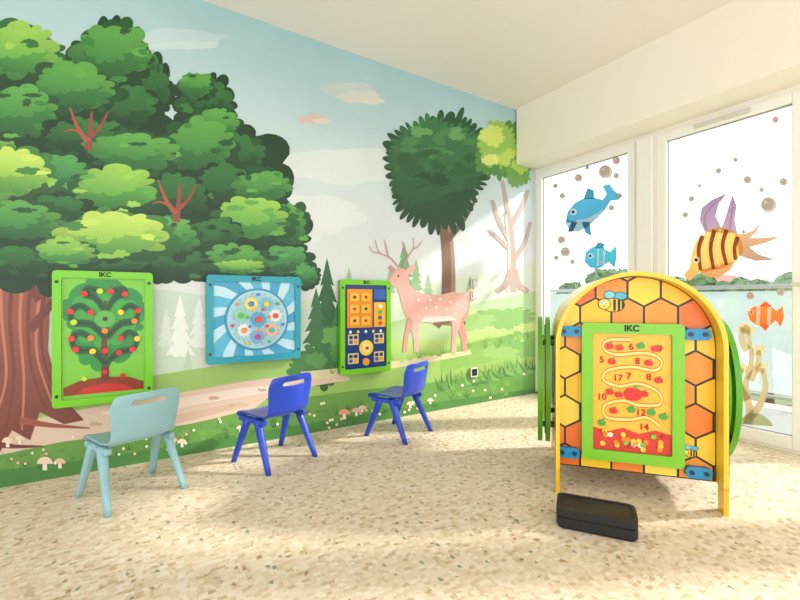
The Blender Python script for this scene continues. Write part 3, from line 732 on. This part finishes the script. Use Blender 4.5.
# ------------------------------------------------------------------ balcony and outside
boxes('balcony_floor', [((WX+.121, -3, -.15), (5.35, 4.6, -.03))], mat('balcony_tile', '#B4B3AD', .7, nscale=8, namt=.05))
e = empty('balcony_railing', (5.2, 1, 0))
m_rail = mat('grey_metal', '#9AA2A4', .4)
posts = [((5.18, y, -.03), (5.22, y+.04, 1.12)) for y in [-2.6+.95*i for i in range(8)]]
boxes('posts', posts+[((5.165, -3, 1.11), (5.235, 4.6, 1.155)), ((5.185, -3, .05), (5.215, 4.6, .08))], m_rail, e)
mgl = bpy.data.materials.new('frosted_glass'); mgl.use_nodes = True
n = mgl.node_tree; n.nodes.remove(n.nodes['Principled BSDF'])
tr = n.nodes.new('ShaderNodeBsdfTransparent'); tr.inputs[0].default_value = (.8, .86, .88, 1)
df = n.nodes.new('ShaderNodeBsdfTranslucent'); df.inputs[0].default_value = (.68, .75, .77, 1)
mm = n.nodes.new('ShaderNodeMixShader'); mm.inputs[0].default_value = .3
n.links.new(tr.outputs[0], mm.inputs[1]); n.links.new(df.outputs[0], mm.inputs[2]); n.links.new(mm.outputs[0], n.nodes['Material Output'].inputs[0])
boxes('infill', [((5.196, -3, .1), (5.204, 4.6, 1.09))], mgl, e)
boxes('ground', [((5.4, -60, -4.2), (90, 90, -4))], mat('grass_ground', '#8A9C7C', .9, nscale=.3, namt=.2))
mleaf = mat('tree_leaves', '#64825A', .8, nscale=1.5, namt=.4); mbark = mat('tree_bark', '#6D5A48', .9, nscale=4, namt=.2)
def tree(x, y, h, w):
    e = empty('garden_tree', (x, y, -4))
    v, f = limb((x, y, -4), (x, y, -4+h*.6), .25, .12); mesh_obj('trunk', v, f, mbark, e, True, True)
    bm = bmesh.new(); r = random.Random(int(x*10+y*7))
    for i in range(12):
        m = Matrix.Translation((x+r.uniform(-w, w)*.6, y+r.uniform(-w, w)*.6, -4+h*r.uniform(.5, .86))) @ Matrix.Scale(w*r.uniform(.24, .45), 4)
        bmesh.ops.create_icosphere(bm, subdivisions=4, radius=1, matrix=m)
    for vv in bm.verts: vv.co += Vector(noise.noise_vector(vv.co*1.6))*w*.14+Vector(noise.noise_vector(vv.co*5))*w*.10
    me = bpy.data.meshes.new('crown'); bm.to_mesh(me); bm.free(); me.materials.append(mleaf)
    link(bpy.data.objects.new('crown', me), e)
rt = random.Random(11)
for i in range(12):
    y = 4+1.75*i; x = 27+rt.uniform(-3, 6)
    tree(x, y, rt.uniform(5.4, 7.2), rt.uniform(1.7, 2.6))
for hx, hy, s_ in ((42, 15.5, 1.0), (46, 26, 1.2)):
    e = empty('distant_house', (hx, hy, -4))
    boxes('walls', [((hx-3, hy-2.5*s_, -4), (hx+3, hy+2.5*s_, 1.2))], mat('render_wall', '#C9C2B4', .8), e)
    mesh_obj('roof', [(hx-3.2, hy-2.8*s_, 1.2), (hx+3.2, hy-2.8*s_, 1.2), (hx+3.2, hy+2.8*s_, 1.2), (hx-3.2, hy+2.8*s_, 1.2), (hx-3.2, hy, 3.2), (hx+3.2, hy, 3.2)],
             [(0,1,5,4), (2,3,4,5), (0,4,3), (1,2,5), (0,3,2,1)], mat('roof_tile', '#9A6250', .8), e)
    boxes('windows', [((hx-3.05, hy+k-.4, -1), (hx-2.98, hy+k+.4, .4)) for k in (-1.4, 0, 1.4)], mat('dark_glass', '#59646B', .2), e)

# ------------------------------------------------------------------ light
wd = bpy.data.worlds.new('World'); scene.world = wd; wd.use_nodes = True
bg = wd.node_tree.nodes['Background']; bg.inputs[0].default_value = (.98, .99, 1, 1); bg.inputs[1].default_value = 2.15
sl = bpy.data.lights.new('sun', 'SUN'); sl.energy = 5.2; sl.angle = .07; sl.color = (1, .96, .89)
so = bpy.data.objects.new('sun', sl); so.location = (9, -2, 7)
so.rotation_euler = Vector((-1, .5, -.62)).to_track_quat('-Z', 'Y').to_euler(); scene.collection.objects.link(so)

cam = bpy.data.cameras.new('camera'); cam.sensor_width = 36; cam.lens = FPX/800*36; cam.clip_start = .05; cam.clip_end = 300
co = bpy.data.objects.new('camera', cam); co.location = (0, 0, H); co.rotation_euler = (math.pi/2, 0, -TH)
scene.collection.objects.link(co); scene.camera = co
